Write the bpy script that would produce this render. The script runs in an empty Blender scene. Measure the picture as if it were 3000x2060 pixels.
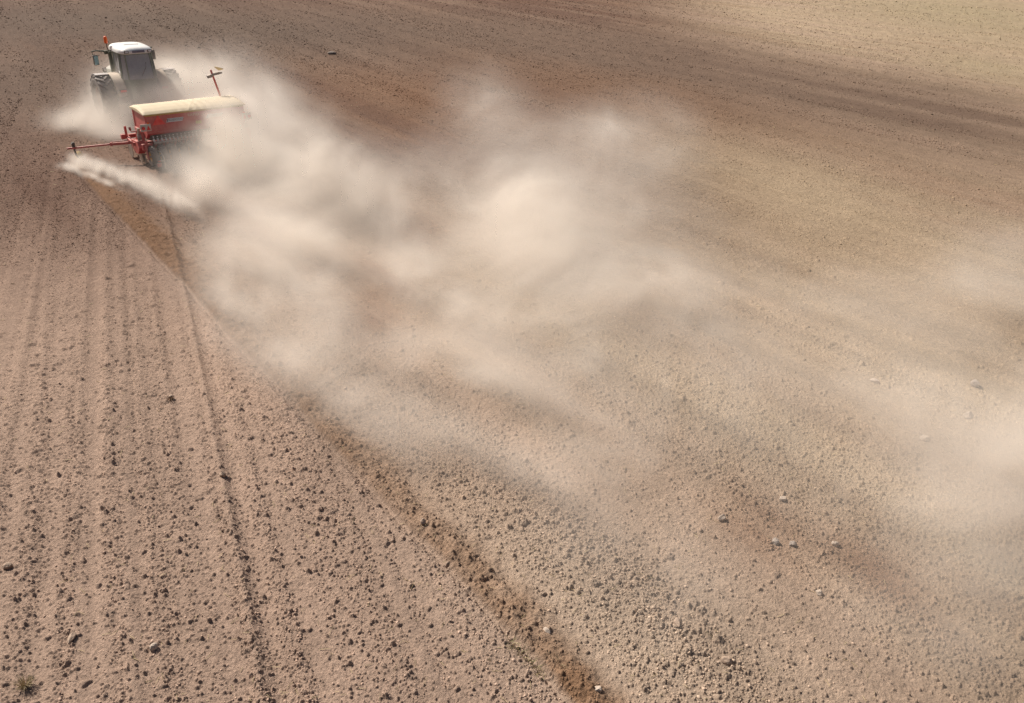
import bpy, math, random
import numpy as np
from mathutils import Vector, Matrix
R = math.radians
random.seed(4)
sc = bpy.context.scene
col = sc.collection

# ------------------------------------------------------------------ camera
F_PX, CX, CY = 2334.0, 1500.0, 1030.0          # focal length and centre in photo pixels
PITCH, ROLL, CAMH = R(28.7), R(2.0), 8.5
fwd = np.array([0, math.cos(PITCH), -math.sin(PITCH)])
rgt0 = np.array([1.0, 0, 0]); up0 = np.cross(rgt0, fwd)
rgt = rgt0*math.cos(ROLL) + up0*math.sin(ROLL)
upv = -rgt0*math.sin(ROLL) + up0*math.cos(ROLL)
ORG = np.array([0, 0, CAMH])
cd = bpy.data.cameras.new('camera'); cam = bpy.data.objects.new('camera', cd); col.objects.link(cam)
cam.matrix_world = Matrix(((rgt[0], upv[0], -fwd[0], 0), (rgt[1], upv[1], -fwd[1], 0), (rgt[2], upv[2], -fwd[2], CAMH), (0, 0, 0, 1)))
cd.sensor_fit = 'HORIZONTAL'; cd.sensor_width = 36; cd.lens = 36*F_PX/3000
cd.clip_end = 6000; cd.clip_start = 0.1
sc.camera = cam

# ------------------------------------------------------------------ light
SUN_AZ, SUN_EL = R(-54), R(43)                 # azimuth clockwise from +Y
sdir = Vector((math.sin(SUN_AZ)*math.cos(SUN_EL), math.cos(SUN_AZ)*math.cos(SUN_EL), math.sin(SUN_EL)))
world = bpy.data.worlds.new('World'); sc.world = world; world.use_nodes = True
wn = world.node_tree; wn.nodes.clear()
sky = wn.nodes.new('ShaderNodeTexSky'); sky.sky_type = 'NISHITA'; sky.sun_disc = False
sky.sun_elevation = SUN_EL; sky.sun_rotation = SUN_AZ; sky.dust_density = 5.0; sky.air_density = 0.8; sky.ozone_density = 0.5
bgn = wn.nodes.new('ShaderNodeBackground'); bgn.inputs[1].default_value = 0.052
wo = wn.nodes.new('ShaderNodeOutputWorld')
wn.links.new(sky.outputs[0], bgn.inputs[0]); wn.links.new(bgn.outputs[0], wo.inputs[0])
sl = bpy.data.lights.new('sun', 'SUN'); sl.energy = 4.3; sl.angle = R(0.5); sl.color = (1.0, 0.94, 0.86)
so = bpy.data.objects.new('sun', sl); col.objects.link(so)
so.rotation_euler = sdir.to_track_quat('Z', 'Y').to_euler(); so.location = (-20, 20, 30)
sc.view_settings.view_transform = 'Standard'; sc.view_settings.look = 'None'
sc.view_settings.exposure = 0.45; sc.view_settings.gamma = 1
cy = sc.cycles
cy.max_bounces = 8; cy.diffuse_bounces = 3; cy.glossy_bounces = 3; cy.transmission_bounces = 4
cy.volume_bounces = 5; cy.transparent_max_bounces = 12
cy.use_denoising = True; cy.denoising_prefilter = 'NONE'
cy.volume_step_rate = 1.5; cy.volume_max_steps = 256

# ------------------------------------------------------------------ helpers
def at(px, py, z=0.0):
    """point of the place seen at photo pixel (3000 wide) on the level z"""
    d = fwd + rgt*(px-CX)/F_PX - upv*(py-CY)/F_PX
    return ORG + d*(z-CAMH)/d[2]

def tag(o, label=None, cat=None, group=None, kind=None):
    if label: o['label'] = label
    if cat: o['category'] = cat
    if group: o['group'] = group
    if kind: o['kind'] = kind
    return o

def mat(name, color, rough=0.6, metal=0.0, dust=0.0, dustcol=(0.50, 0.385, 0.29), spec=0.4, alpha=None, grime=0.25, scale=9.0):
    m = bpy.data.materials.new(name); m.use_nodes = True; nt = m.node_tree; N = nt.nodes; L = nt.links
    b = N['Principled BSDF']; b.inputs['Roughness'].default_value = rough; b.inputs['Metallic'].default_value = metal
    b.inputs['Specular IOR Level'].default_value = spec
    tc = N.new('ShaderNodeTexCoord')
    nz = N.new('ShaderNodeTexNoise'); nz.inputs['Scale'].default_value = scale; nz.inputs['Detail'].default_value = 5
    L.new(tc.outputs['Object'], nz.inputs['Vector'])
    var = N.new('ShaderNodeMix'); var.data_type = 'RGBA'
    var.inputs[6].default_value = (*[c*(1-grime) for c in color], 1); var.inputs[7].default_value = (*[min(1, c*(1+grime*.6)) for c in color], 1)
    L.new(nz.outputs['Fac'], var.inputs[0])
    last = var.outputs[2]
    if dust > 0:
        g = N.new('ShaderNodeNewGeometry'); sx = N.new('ShaderNodeSeparateXYZ'); L.new(g.outputs['Normal'], sx.inputs[0])
        ma = N.new('ShaderNodeMath'); ma.operation = 'MULTIPLY_ADD'; ma.inputs[1].default_value = 0.55*dust; ma.inputs[2].default_value = 0.45*dust - 0.25
        L.new(sx.outputs[2], ma.inputs[0])
        mb = N.new('ShaderNodeMath'); mb.operation = 'MULTIPLY_ADD'; mb.inputs[1].default_value = 0.6; mb.use_clamp = True
        L.new(nz.outputs['Fac'], mb.inputs[0]); L.new(ma.outputs[0], mb.inputs[2])
        mx = N.new('ShaderNodeMix'); mx.data_type = 'RGBA'; mx.inputs[7].default_value = (*dustcol, 1)
        L.new(mb.outputs[0], mx.inputs[0]); L.new(last, mx.inputs[6]); last = mx.outputs[2]
    L.new(last, b.inputs['Base Color'])
    if alpha is not None: b.inputs['Alpha'].default_value = alpha
    return m

class MB:
    def __init__(s): s.v = []; s.f = []
    def add(s, vs, fs):
        o = len(s.v); s.v += [tuple(v) for v in vs]; s.f += [tuple(i+o for i in f) for f in fs]; return s
    def box(s, c, size, rot=None):
        hx, hy, hz = [q/2 for q in size]
        vs = [Vector((x*hx, y*hy, z*hz)) for z in (-1, 1) for y in (-1, 1) for x in (-1, 1)]
        if rot: M = Matrix.Rotation(rot[2], 3, 'Z') @ Matrix.Rotation(rot[1], 3, 'Y') @ Matrix.Rotation(rot[0], 3, 'X'); vs = [M @ v for v in vs]
        vs = [v + Vector(c) for v in vs]
        return s.add(vs, [(0, 2, 3, 1), (4, 5, 7, 6), (0, 1, 5, 4), (2, 6, 7, 3), (0, 4, 6, 2), (1, 3, 7, 5)])
    def beam(s, p, q, w, h):
        p, q = Vector(p), Vector(q); d = (q-p).normalized()
        a = d.cross(Vector((0, 0, 1)));
        if a.length < .01: a = Vector((1, 0, 0))
        a.normalize(); b = a.cross(d).normalized()
        vs = [e + a*(i*w/2) + b*(j*h/2) for e in (p, q) for i, j in ((-1, -1), (1, -1), (1, 1), (-1, 1))]
        return s.add(vs, [(3, 2, 1, 0), (4, 5, 6, 7)] + [(i, (i+1) % 4, (i+1) % 4+4, i+4) for i in range(4)])
    def tube(s, pts, r, n=8):
        pts = [Vector(p) for p in pts]; rs = r if isinstance(r, (list, tuple)) else [r]*len(pts)
        o = len(s.v); up = Vector((0, 0, 1))
        for i, p in enumerate(pts):
            d = (pts[min(i+1, len(pts)-1)] - pts[max(i-1, 0)]).normalized()
            a = d.cross(up if abs(d.z) < .95 else Vector((1, 0, 0))).normalized(); b = a.cross(d)
            for k in range(n):
                t = 2*math.pi*k/n; s.v.append(tuple(p + (a*math.cos(t) + b*math.sin(t))*rs[i]))
        for i in range(len(pts)-1):
            for k in range(n):
                s.f.append((o+i*n+k, o+i*n+(k+1) % n, o+(i+1)*n+(k+1) % n, o+(i+1)*n+k))
        s.f.append(tuple(o+k for k in range(n))[::-1]); s.f.append(tuple(o+(len(pts)-1)*n+k for k in range(n)))
        return s
    def lathe_x(s, prof, c, n=40, closed=True):
        """profile [(x, r)] turned round the x axis through c"""
        o = len(s.v); c = Vector(c)
        for k in range(n):
            t = 2*math.pi*k/n
            for x, r in prof: s.v.append(tuple(c + Vector((x, math.cos(t)*r, math.sin(t)*r))))
        m = len(prof)
        for k in range(n):
            k2 = (k+1) % n
            for i in range(m if closed else m-1):
                j = (i+1) % m
                s.f.append((o+k*m+i, o+k*m+j, o+k2*m+j, o+k2*m+i))
        return s
    def prism_x(s, poly, x0, x1):
        """polygon [(y, z)] swept from x0 to x1"""
        n = len(poly); vs = [(x0, y, z) for y, z in poly] + [(x1, y, z) for y, z in poly]
        return s.add(vs, [tuple(range(n)), tuple(range(2*n-1, n-1, -1))] + [(i, i+n, (i+1) % n+n, (i+1) % n) for i in range(n)])
    def prism_y(s, poly, y0, y1):
        n = len(poly); vs = [(x, y0, z) for x, z in poly] + [(x, y1, z) for x, z in poly]
        return s.add(vs, [tuple(range(n)), tuple(range(2*n-1, n-1, -1))] + [(i, i+n, (i+1) % n+n, (i+1) % n) for i in range(n)])
    def build(s, name, m, parent=None, bevel=0.0, smooth=False, loc=None):
        me = bpy.data.meshes.new(name); me.from_pydata(s.v, [], s.f); me.validate(); me.update()
        import bmesh
        bm = bmesh.new(); bm.from_mesh(me); bmesh.ops.recalc_face_normals(bm, faces=bm.faces); bm.to_mesh(me); bm.free()
        me.materials.append(m)
        if smooth:
            for p in me.polygons: p.use_smooth = True
            try: me.set_sharp_from_angle(angle=R(40))
            except Exception: pass
        o = bpy.data.objects.new(name, me); col.objects.link(o)
        if parent: o.parent = parent
        if loc is not None: o.location = loc
        if bevel:
            md = o.modifiers.new('bevel', 'BEVEL'); md.width = bevel; md.segments = 2; md.limit_method = 'ANGLE'
        return o

def text_mesh(txt, size, name, m, parent, loc, rot, depth=0.003, spacing=1.0):
    cu = bpy.data.curves.new('t', 'FONT'); cu.body = txt; cu.size = size; cu.extrude = depth; cu.align_x = 'CENTER'; cu.align_y = 'CENTER'; cu.space_character = spacing
    t = bpy.data.objects.new('t', cu); col.objects.link(t)
    dg = bpy.context.evaluated_depsgraph_get(); me = bpy.data.meshes.new_from_object(t.evaluated_get(dg))
    bpy.data.objects.remove(t)
    me.materials.clear(); me.materials.append(m)
    o = bpy.data.objects.new(name, me); col.objects.link(o); o.parent = parent; o.location = loc; o.rotation_euler = rot
    return o

# ------------------------------------------------------------------ numeric noise
rng = np.random.default_rng(7)
TAB = rng.random((6, 256, 256)).astype(np.float32)
def vn(x, y, k=0):
    xi = np.floor(x).astype(np.int64); yi = np.floor(y).astype(np.int64)
    fx = (x-xi).astype(np.float32); fy = (y-yi).astype(np.float32)
    fx = fx*fx*(3-2*fx); fy = fy*fy*(3-2*fy); T = TAB[k % 6]
    x0 = xi & 255; x1 = (xi+1) & 255; y0 = yi & 255; y1 = (yi+1) & 255
    return (T[x0, y0]*(1-fx) + T[x1, y0]*fx)*(1-fy) + (T[x0, y1]*(1-fx) + T[x1, y1]*fx)*fy
def fbm(x, y, octv=4, k=0, gain=.5):
    s = 0; a = 1; t = 0
    for i in range(octv):
        s = s + a*(vn(x*2**i + 13.7*i, y*2**i + 7.1*i, k+i)*2-1); t += a; a *= gain
    return s/t
def sstep(a, b, x):
    t = np.clip((x-a)/(b-a), 0, 1); return t*t*(3-2*t)

def clods_field(x, y, cell, k, dens):
    """rounded, lumpy clods on a jittered lattice; returns their height above the soil"""
    wx = x + cell*.35*(vn(x/cell*2.3, y/cell*2.3, k+2)-.5); wy = y + cell*.35*(vn(x/cell*2.3+50, y/cell*2.3, k+3)-.5)
    gx = wx/cell; gy = wy/cell; xi = np.floor(gx).astype(np.int64); yi = np.floor(gy).astype(np.int64)
    h = np.zeros_like(x)
    for dx in (-1, 0, 1):
        for dy in (-1, 0, 1):
            a = (xi+dx) & 255; b = (yi+dy) & 255
            jx = TAB[k % 6, a, b]; jy = TAB[(k+1) % 6, a, b]; ur = TAB[(k+2) % 6, a, b]; up = TAB[(k+3) % 6, a, b]
            r = .18+.36*ur*ur
            d2 = ((gx-(xi+dx+jx))**2 + (gy-(yi+dy+jy))**2)/(r*r)
            hh = np.where((up < dens) & (d2 < 1), r*np.sqrt(np.clip(1-d2, 0, 1))*(.6+.5*jx), 0)
            h = np.maximum(h, hh)
    return h*cell

# ------------------------------------------------------------------ the field
S = 3000/2324.0
furrow_px = [(110, 300), (150, 352), (200, 413), (244, 461), (310, 527), (388, 613), (438, 659), (520, 760), (675, 914), (714, 966), (840, 1098), (930, 1199), (989, 1250), (1065, 1331), (1129, 1399), (1185, 1455), (1233, 1507), (1290, 1583), (1400, 1740)]
FUR = np.array([at(a*S, b*S)[:2] for a, b in furrow_px])
MARK = at(207, 458)[:2]
def dist_poly(P, x, y):
    """signed distance (right of the travel direction positive) and arc position to a polyline running away from the camera"""
    best = np.full(x.shape, 1e9); sg = np.zeros(x.shape); arc = np.zeros(x.shape); acc = 0
    Q = P[::-1]                                     # near to far
    for i in range(len(Q)-1):
        a = Q[i]; d = Q[i+1]-a; L = np.hypot(*d); d = d/L
        px = x-a[0]; py = y-a[1]; t = px*d[0]+py*d[1]
        lo = -1e9 if i == 0 else 0; hi = 1e9 if i == len(Q)-2 else L
        tc = np.clip(t, lo, hi); ex = px-tc*d[0]; ey = py-tc*d[1]; e = np.hypot(ex, ey)
        s = px*d[1]-py*d[0]
        m = e < best; best = np.where(m, e, best); sg = np.where(m, np.sign(s), sg); arc = np.where(m, acc+tc, arc); acc += L
    return best*sg, arc
def track(px):
    return np.array([at(a*S, b*S)[:2] for a, b in px])
TRK_A = track([(212, 380), (205, 500), (190, 800), (170, 1350), (166, 1596)])
TRK_B = track([(375, 470), (430, 700), (470, 900), (520, 1150), (570, 1400), (600, 1596)])
TRK_D = track([(222, 420), (235, 620), (269, 1228), (300, 1450), (315, 1600)])
TRK_E = track([(290, 380), (330, 560), (417, 1099), (490, 1480), (515, 1600)])
TRK_F = track([(150, 400), (110, 600), (85, 1172), (50, 1500), (40, 1600)])
TRK_C = track([(100, 420), (60, 800), (-10, 1200)])
AL = R(-24.8); AR = R(-38.5)                       # row directions on the two sides
def gauss(d, w): return np.exp(-(d/w)**2)

def stamp(x, y, px, py, rx, ry, tilt=0.0):
    c = at(px, py)[:2]; ct, st = math.cos(tilt), math.sin(tilt)
    e1 = at(px+rx*ct, py+rx*st)[:2]-c; e2 = at(px-ry*st, max(py+ry*ct, -150))[:2]-c
    M = np.linalg.inv(np.array([e1, e2]).T)
    a = M[0, 0]*(x-c[0])+M[0, 1]*(y-c[1]); b = M[1, 0]*(x-c[0])+M[1, 1]*(y-c[1])
    return np.exp(-(a*a+b*b))

def field(x, y, res=None):
    """height of the soil; res = local mesh spacing so that finer relief than the mesh carries is left out"""
    x = np.asarray(x, float); y = np.asarray(y, float)
    if res is None: res = np.zeros_like(x)
    df, arc = dist_poly(FUR, x, y)
    passed = (1-sstep(-1.0, 0.5, (y-MARK[1])*.8-(x-MARK[0])*.6))     # where the marker has already gone
    left = 1-sstep(-.2, .2, df)
    uL = x*math.cos(AL)-y*math.sin(AL); vL = x*math.sin(AL)+y*math.cos(AL)
    uR = df; vR = arc
    def keep(sz): return 1-sstep(.5, 1.1, res/sz)
    h = .05*fbm(x/9, y/9, 3, 1)
    h = h + left*(.036*(vn(uL/.55, vL/30, 1)-.5) + .036*(vn(uL/.15, vL/20, 2)-.5)*keep(.16))
    h = h + (1-left)*(.030*(vn(uR/.5, vR/30, 3)-.5) + .028*(vn(uR/.15, vR/14, 4)-.5)*keep(.15))
    h = h + .012*fbm(x/.5, y/.5, 3, 2)*keep(.25)
    # clod density: bands along the rows
    bandL = fbm(uL/.8, vL/14, 2, 3)+.45*(vn(uL/.16, vL/14, 2)*2-1); bandR = fbm(uR/1.0, vR/16, 2, 4)+.45*(vn(uR/.15, vR/14, 4)*2-1)
    dens = np.clip(.52+.95*np.where(left > .5, bandL, bandR-.05), .12, 1)
    smooth = 0
    for T, w, dep in ((TRK_A, .16, .022), (TRK_B, .22, .05), (TRK_C, .2, .008), (TRK_D, .13, .010), (TRK_E, .15, .012), (TRK_F, .16, .012)):
        d, _ = dist_poly(T, x, y)
        lm = sstep(-.3, -.6, df) if T is not TRK_B else 1
        smooth = smooth + gauss(d-.25, w*.8)*lm*.7 + gauss(d+.32, w*.8)*lm*.6
        h = h + lm*(dep*(gauss(d+.02, .07)) - dep*.8*gauss(d-.2, .13)) * (1-sstep(.15, .3, res))
        dens = dens + lm*.6*gauss(d-.42, .12)
    # clod rich band on the right foreground and in the distance
    bb = np.maximum(stamp(x, y, 1960, 1850, 420, 120, .75), .8*stamp(x, y, 1560, 1500, 330, 100, .75))
    dens = np.clip(dens*(1-.75*np.clip(smooth, 0, 1))+.5*bb, .05, 1)
    rag = .10*fbm(x/.3, y/.3, 3, 1); df2 = df+.3*rag; df3 = df+1.6*rag+.12*(vn(arc/1.3, arc*0, 2)-.5)
    rb = passed*gauss(df-.36, .40)
    fl = dens*(1-.55*rb)
    def keep(sz): return 1-sstep(.35, .8, res/sz)
    h = h + clods_field(x, y, .048, 0, np.clip(fl*1.25, 0, 1))*1.35*keep(.045)
    h = h + clods_field(x+3, y+9, .085, 1, fl*.42*(1+.5*bb))*keep(.07)
    h = h + clods_field(x+7, y+2, .17, 2, fl*(.09+.16*bb))*(.55+.1*bb)*keep(.12)
    h = h + .05*sstep(.08, .3, res)*fbm(uR/.35, vR/.9, 2, 1)
    h = h + .009*fbm(x/.05, y/.05, 2, 5)*keep(.04)
    # loose soil thrown over by the marker: a sharp left edge, fading to the right
    fw = .80+.20*sstep(12, 20, y)
    prof = passed*(sstep(-.05, .04, df2)*(1-sstep(.30*fw, fw, df3)))
    h = h + prof*(.06+.055*fbm(x/.16, y/.16, 3, 3)*keep(.10)+.03*(vn(uR/.09, vR/.5, 2)-.5)*keep(.09)) - passed*.05*gauss(df+.06, .07)
    return h, dict(df=df, left=left, prof=prof, dens=dens, uL=uL, vL=vL, uR=uR, vR=vR, smooth=np.clip(smooth, 0, 1))

def soil_colour(x, y, q):
    """ground tones: dry crust, damp patches, loose soil and broad darker bands far off"""
    dist = np.hypot(x, y)
    dry = np.array([.368, .260, .197]); damp = np.array([.128, .074, .052]); rust = np.array([.205, .115, .068]); ochre = np.array([.375, .285, .190]); olive = np.array([.325, .260, .165]); dark = np.array([.125, .088, .066])
    c = np.ones(x.shape+(3,))*dry
    def mix(c, k, w): w = np.clip(w, 0, 1)[..., None]; return c*(1-w)+k*w
    st = fbm(q['uR']/1.7, q['vR']/16, 4, 2); st2 = fbm(q['uR']/.5+40, q['vR']/9, 3, 4)
    right = 1-q['left']
    c = mix(c, ochre, right*(.65+.5*st)*(.35+.65*sstep(1.5, 8, q['df'])))
    fine = np.where(q['left'] > .5, vn(q['uL']/.16, q['vL']/14, 2)+vn(q['uL']/.5, q['vL']/22, 4), vn(q['uR']/.15, q['vR']/14, 4)+vn(q['uR']/.5, q['vR']/22, 5))-1
    fine = fine+.8*np.where(q['left'] > .5, 0, vn(q['uR']/.62, q['vR']/80, 1)+vn(q['uR']/.38, q['vR']/60, 3)-1)
    c = c*(1+.14*fine[..., None])
    # damp darker ground away from the camera on the left, pale ground far right
    c = mix(c, damp, sstep(15, 32, dist)*(.92+.4*st)*sstep(18, -4, x-.12*y))
    c = mix(c, rust, right*np.clip(.35*st2+.25*fbm(x/5, y/5, 3, 1), 0, 1))
    def s(*a, **k): return stamp(x, y, *a, **k)
    c = mix(c, rust, .85*s(1800, 250, 750, 80, .22) + .7*s(1200, 270, 450, 80, .25))
    c = mix(c, np.array([.155, .104, .075]), (.85*s(2050, 190, 1000, 130, .16) + .5*s(2850, 340, 650, 170, .22) + .8*s(1250, 75, 650, 90, .08))*(1.0+.35*st))  # broad soft bands of darker brown across the far field
    c = mix(c, ochre, .8*s(2350, 560, 620, 170, .3))
    c = mix(c, olive, (1.0*s(2850, 40, 600, 90, .12) + .6*s(2900, 200, 200, 40, .15))*(.85+.3*st2))
    c = mix(c, dark, .95*s(300, 60, 600, 100) + .6*s(100, 260, 300, 140) + .5*s(900, 110, 400, 80))
    # patches of damp soil between the dust
    for a in ((1110, 820, 120, 80, .5), (1090, 950, 90, 70, .5), (1210, 680, 110, 60, .4), (770, 700, 60, 40, .6), (2560, 1660, 200, 80, .6), (2230, 1560, 170, 100, .6), (650, 580, 90, 35, .4)):
        c = mix(c, rust*np.array([.92, .82, .74]), 1.2*stamp(x, y, *a)*(.75+.6*st2))
    c = mix(c, np.array([.44, .345, .262]), .6*s(1850, 1820, 750, 300, .5)+.2*s(2500, 1500, 600, 400))
    fr = q['prof']*(.8+.35*fbm(x/.35, y/.35, 3, 2))
    far_ = sstep(14, 18, y)[..., None]
    c = mix(c, (np.array([.232, .138, .082])*(1-far_)+np.array([.185, .106, .062])*far_), 1.0*fr*(.70+.22*far_[..., 0]+.4*sstep(.25, .6, vn(q['vR']/2.2, q['vR']*0, 3))))
    c = c*(1+.10*fbm(x/.8, y/.8, 3, 3)[..., None])
    return np.clip(c, .02, .9)

def make_ground():
    el = [89.9, 80, 70, 62, 58, 56, 54.5]
    e = 53.5
    while e > 3.4: el.append(e); e -= .040
    while e > .25: el.append(e); e *= .93
    el = np.radians(np.array(el)); rad = CAMH/np.tan(el); rad[0] = 0.02
    dr = np.gradient(rad)
    az = np.concatenate([np.linspace(-180, -46, 28)[:-1], np.arange(-46, 44, .06), np.linspace(44, 180, 28)[:-1]]); az = np.radians(az)
    A, Rr = np.meshgrid(az, rad); X = Rr*np.sin(A); Y = Rr*np.cos(A)
    inw = (np.abs(A+R(1)) < R(46))
    res = np.maximum(np.broadcast_to(dr[:, None], X.shape)*.8, Rr*R(.06)); res = np.where(inw, res, 9.0)
    H, q = field(X, Y, res)
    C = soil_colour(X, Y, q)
    nr, na = X.shape
    co = np.stack([X, Y, H], -1).reshape(-1, 3).astype(np.float32)
    i = np.arange(nr-1)[:, None]*na; j = np.arange(na)[None, :]; j2 = (j+1) % na
    fc = np.stack([i+j, i+na+j, i+na+j2, i+j2], -1).reshape(-1, 4)[:, ::-1]
    me = bpy.data.meshes.new('ground'); me.vertices.add(len(co)); me.vertices.foreach_set('co', co.ravel())
    me.loops.add(fc.size); me.loops.foreach_set('vertex_index', fc.ravel().astype(np.int32))
    me.polygons.add(len(fc)); me.polygons.foreach_set('loop_start', np.arange(0, fc.size, 4, dtype=np.int32))
    me.update(calc_edges=True)
    at_ = me.color_attributes.new('soil', 'FLOAT_COLOR', 'POINT')
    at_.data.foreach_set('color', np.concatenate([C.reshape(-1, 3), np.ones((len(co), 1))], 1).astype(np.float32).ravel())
    me.materials.append(soil_mat())
    o = bpy.data.objects.new('ground', me); col.objects.link(o)
    tag(o, 'dry harrowed field of pinkish brown soil with wheel tracks and a dark marker furrow', 'ground', kind='structure')
    return o

def soil_mat():
    m = bpy.data.materials.new('soil'); m.use_nodes = True; nt = m.node_tree; N = nt.nodes; L = nt.links
    b = N['Principled BSDF']; b.inputs['Roughness'].default_value = .95; b.inputs['Specular IOR Level'].default_value = .1
    a = N.new('ShaderNodeAttribute'); a.attribute_name = 'soil'; a.attribute_type = 'GEOMETRY'
    g = N.new('ShaderNodeNewGeometry')
    n1 = N.new('ShaderNodeTexNoise'); n1.inputs['Scale'].default_value = 26; n1.inputs['Detail'].default_value = 4; L.new(g.outputs['Position'], n1.inputs['Vector'])
    n2 = N.new('ShaderNodeTexNoise'); n2.inputs['Scale'].default_value = 5; n2.inputs['Detail'].default_value = 5; n2.inputs['Roughness'].default_value = .7; L.new(g.outputs['Position'], n2.inputs['Vector'])
    mr = N.new('ShaderNodeMapRange'); mr.inputs['From Min'].default_value = .3; mr.inputs['From Max'].default_value = .7; mr.inputs['To Min'].default_value = .84; mr.inputs['To Max'].default_value = 1.16; L.new(n1.outputs['Fac'], mr.inputs[0])
    mr2 = N.new('ShaderNodeMapRange'); mr2.inputs['From Min'].default_value = .3; mr2.inputs['From Max'].default_value = .7; mr2.inputs['To Min'].default_value = .86; mr2.inputs['To Max'].default_value = 1.14; L.new(n2.outputs['Fac'], mr2.inputs[0])
    mu = N.new('ShaderNodeMath'); mu.operation = 'MULTIPLY'; L.new(mr.outputs[0], mu.inputs[0]); L.new(mr2.outputs[0], mu.inputs[1])
    vm = N.new('ShaderNodeVectorMath'); vm.operation = 'SCALE'; L.new(a.outputs['Color'], vm.inputs[0]); L.new(mu.outputs[0], vm.inputs['Scale'])
    L.new(vm.outputs[0], b.inputs['Base Color'])
    bn = N.new('ShaderNodeTexNoise'); bn.inputs['Scale'].default_value = 45; bn.inputs['Detail'].default_value = 5; bn.inputs['Roughness'].default_value = .65; L.new(g.outputs['Position'], bn.inputs['Vector'])
    bp = N.new('ShaderNodeBump'); bp.inputs['Strength'].default_value = .9; bp.inputs['Distance'].default_value = .02
    L.new(bn.outputs['Fac'], bp.inputs['Height'])
    bn2 = N.new('ShaderNodeTexNoise'); bn2.inputs['Scale'].default_value = 9; bn2.inputs['Detail'].default_value = 6; bn2.inputs['Roughness'].default_value = .75; L.new(g.outputs['Position'], bn2.inputs['Vector'])
    bp2 = N.new('ShaderNodeBump'); bp2.inputs['Strength'].default_value = .8; bp2.inputs['Distance'].default_value = .08
    L.new(bn2.outputs['Fac'], bp2.inputs['Height']); L.new(bp2.outputs[0], bp.inputs['Normal'])
    L.new(bp.outputs[0], b.inputs['Normal'])
    return m

ground = make_ground()

# ------------------------------------------------------------------ loose clods (nobody could count them)
def ico(sub=1):
    import bmesh
    bm = bmesh.new(); bmesh.ops.create_icosphere(bm, subdivisions=sub, radius=1); bm.verts.ensure_lookup_table()
    v = np.array([p.co[:] for p in bm.verts]); f = np.array([[q.index for q in p.verts] for p in bm.faces]); bm.free(); return v, f
ICO0 = ico(1); ICO1 = ico(2)
def make_clods():
    r_ = np.random.default_rng(11)
    n = 460000
    e = np.radians(np.where(r_.random(n) < .68, r_.uniform(3.8, 20, n), r_.uniform(20, 53, n))); a = np.radians(r_.uniform(-40, 38, n)); rr = CAMH/np.tan(e)
    x = rr*np.sin(a); y = rr*np.cos(a)
    slant = np.hypot(rr, CAMH); px = slant/778.0           # metres per render pixel
    _, q = field(x, y)
    keepp = np.clip(q['dens'], 0, 1)**1.3*(1-.6*q['prof'])*.85
    keepp *= np.where(rr < 16, .5, 1.0)
    k = r_.random(n) < keepp
    x, y, rr, px = x[k], y[k], rr[k], px[k]
    q = {kk: vv[k] for kk, vv in q.items()}
    n = len(x)
    s = np.clip(.0070*np.exp(.42*r_.standard_normal(n)), .004, .032)
    s = np.maximum(s, px*.33*np.exp(.34*r_.standard_normal(n)))
    s = np.minimum(s, .12)
    bb = np.maximum(stamp(x, y, 1960, 1850, 420, 120, .75), .8*stamp(x, y, 1560, 1500, 330, 100, .75))
    s *= 1+.6*bb*r_.random(n)
    z = field(x, y, np.minimum(rr*rr/CAMH*7e-4+.01, 1))[0]
    V, Fc = ICO0; nv = len(V)
    var = [V*(1+.28*r_.uniform(-1, 1, (nv, 1))) for _ in range(24)]
    var = np.array(var)[r_.integers(0, 24, n)]
    th = r_.uniform(0, 2*np.pi, n); c, s_ = np.cos(th), np.sin(th)
    sc3 = np.stack([s*r_.uniform(.8, 1.35, n), s*r_.uniform(.7, 1.1, n), s*r_.uniform(.55, .95, n)], -1)
    P = var*sc3[:, None, :]
    X = P[..., 0]*c[:, None]-P[..., 1]*s_[:, None]+x[:, None]; Y = P[..., 0]*s_[:, None]+P[..., 1]*c[:, None]+y[:, None]; Z = P[..., 2]+(z+s*.15)[:, None]
    co = np.stack([X, Y, Z], -1).reshape(-1, 3).astype(np.float32)
    fc = (Fc[None]+(np.arange(n)*nv)[:, None, None]).reshape(-1, 3)
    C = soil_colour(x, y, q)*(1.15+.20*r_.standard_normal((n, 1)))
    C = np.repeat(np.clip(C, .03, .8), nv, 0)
    me = bpy.data.meshes.new('soil_clods'); me.vertices.add(len(co)); me.vertices.foreach_set('co', co.ravel())
    me.loops.add(fc.size); me.loops.foreach_set('vertex_index', fc.ravel().astype(np.int32))
    me.polygons.add(len(fc)); me.polygons.foreach_set('loop_start', np.arange(0, fc.size, 3, dtype=np.int32))
    me.update(calc_edges=True)
    at_ = me.color_attributes.new('soil', 'FLOAT_COLOR', 'POINT')
    at_.data.foreach_set('color', np.concatenate([C, np.ones((len(co), 1))], 1).astype(np.float32).ravel())
    cm = bpy.data.materials.new('clod_soil'); cm.use_nodes = True; ct = cm.node_tree; cb = ct.nodes['Principled BSDF']; cb.inputs['Roughness'].default_value = 1; cb.inputs['Specular IOR Level'].default_value = .05
    ca_ = ct.nodes.new('ShaderNodeAttribute'); ca_.attribute_name = 'soil'; ct.links.new(ca_.outputs['Color'], cb.inputs['Base Color'])
    me.materials.append(cm)
    o = bpy.data.objects.new('soil_clods', me); col.objects.link(o)
    tag(o, 'loose dry soil clods strewn all over the harrowed field', 'clods', kind='stuff')
make_clods()

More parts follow.
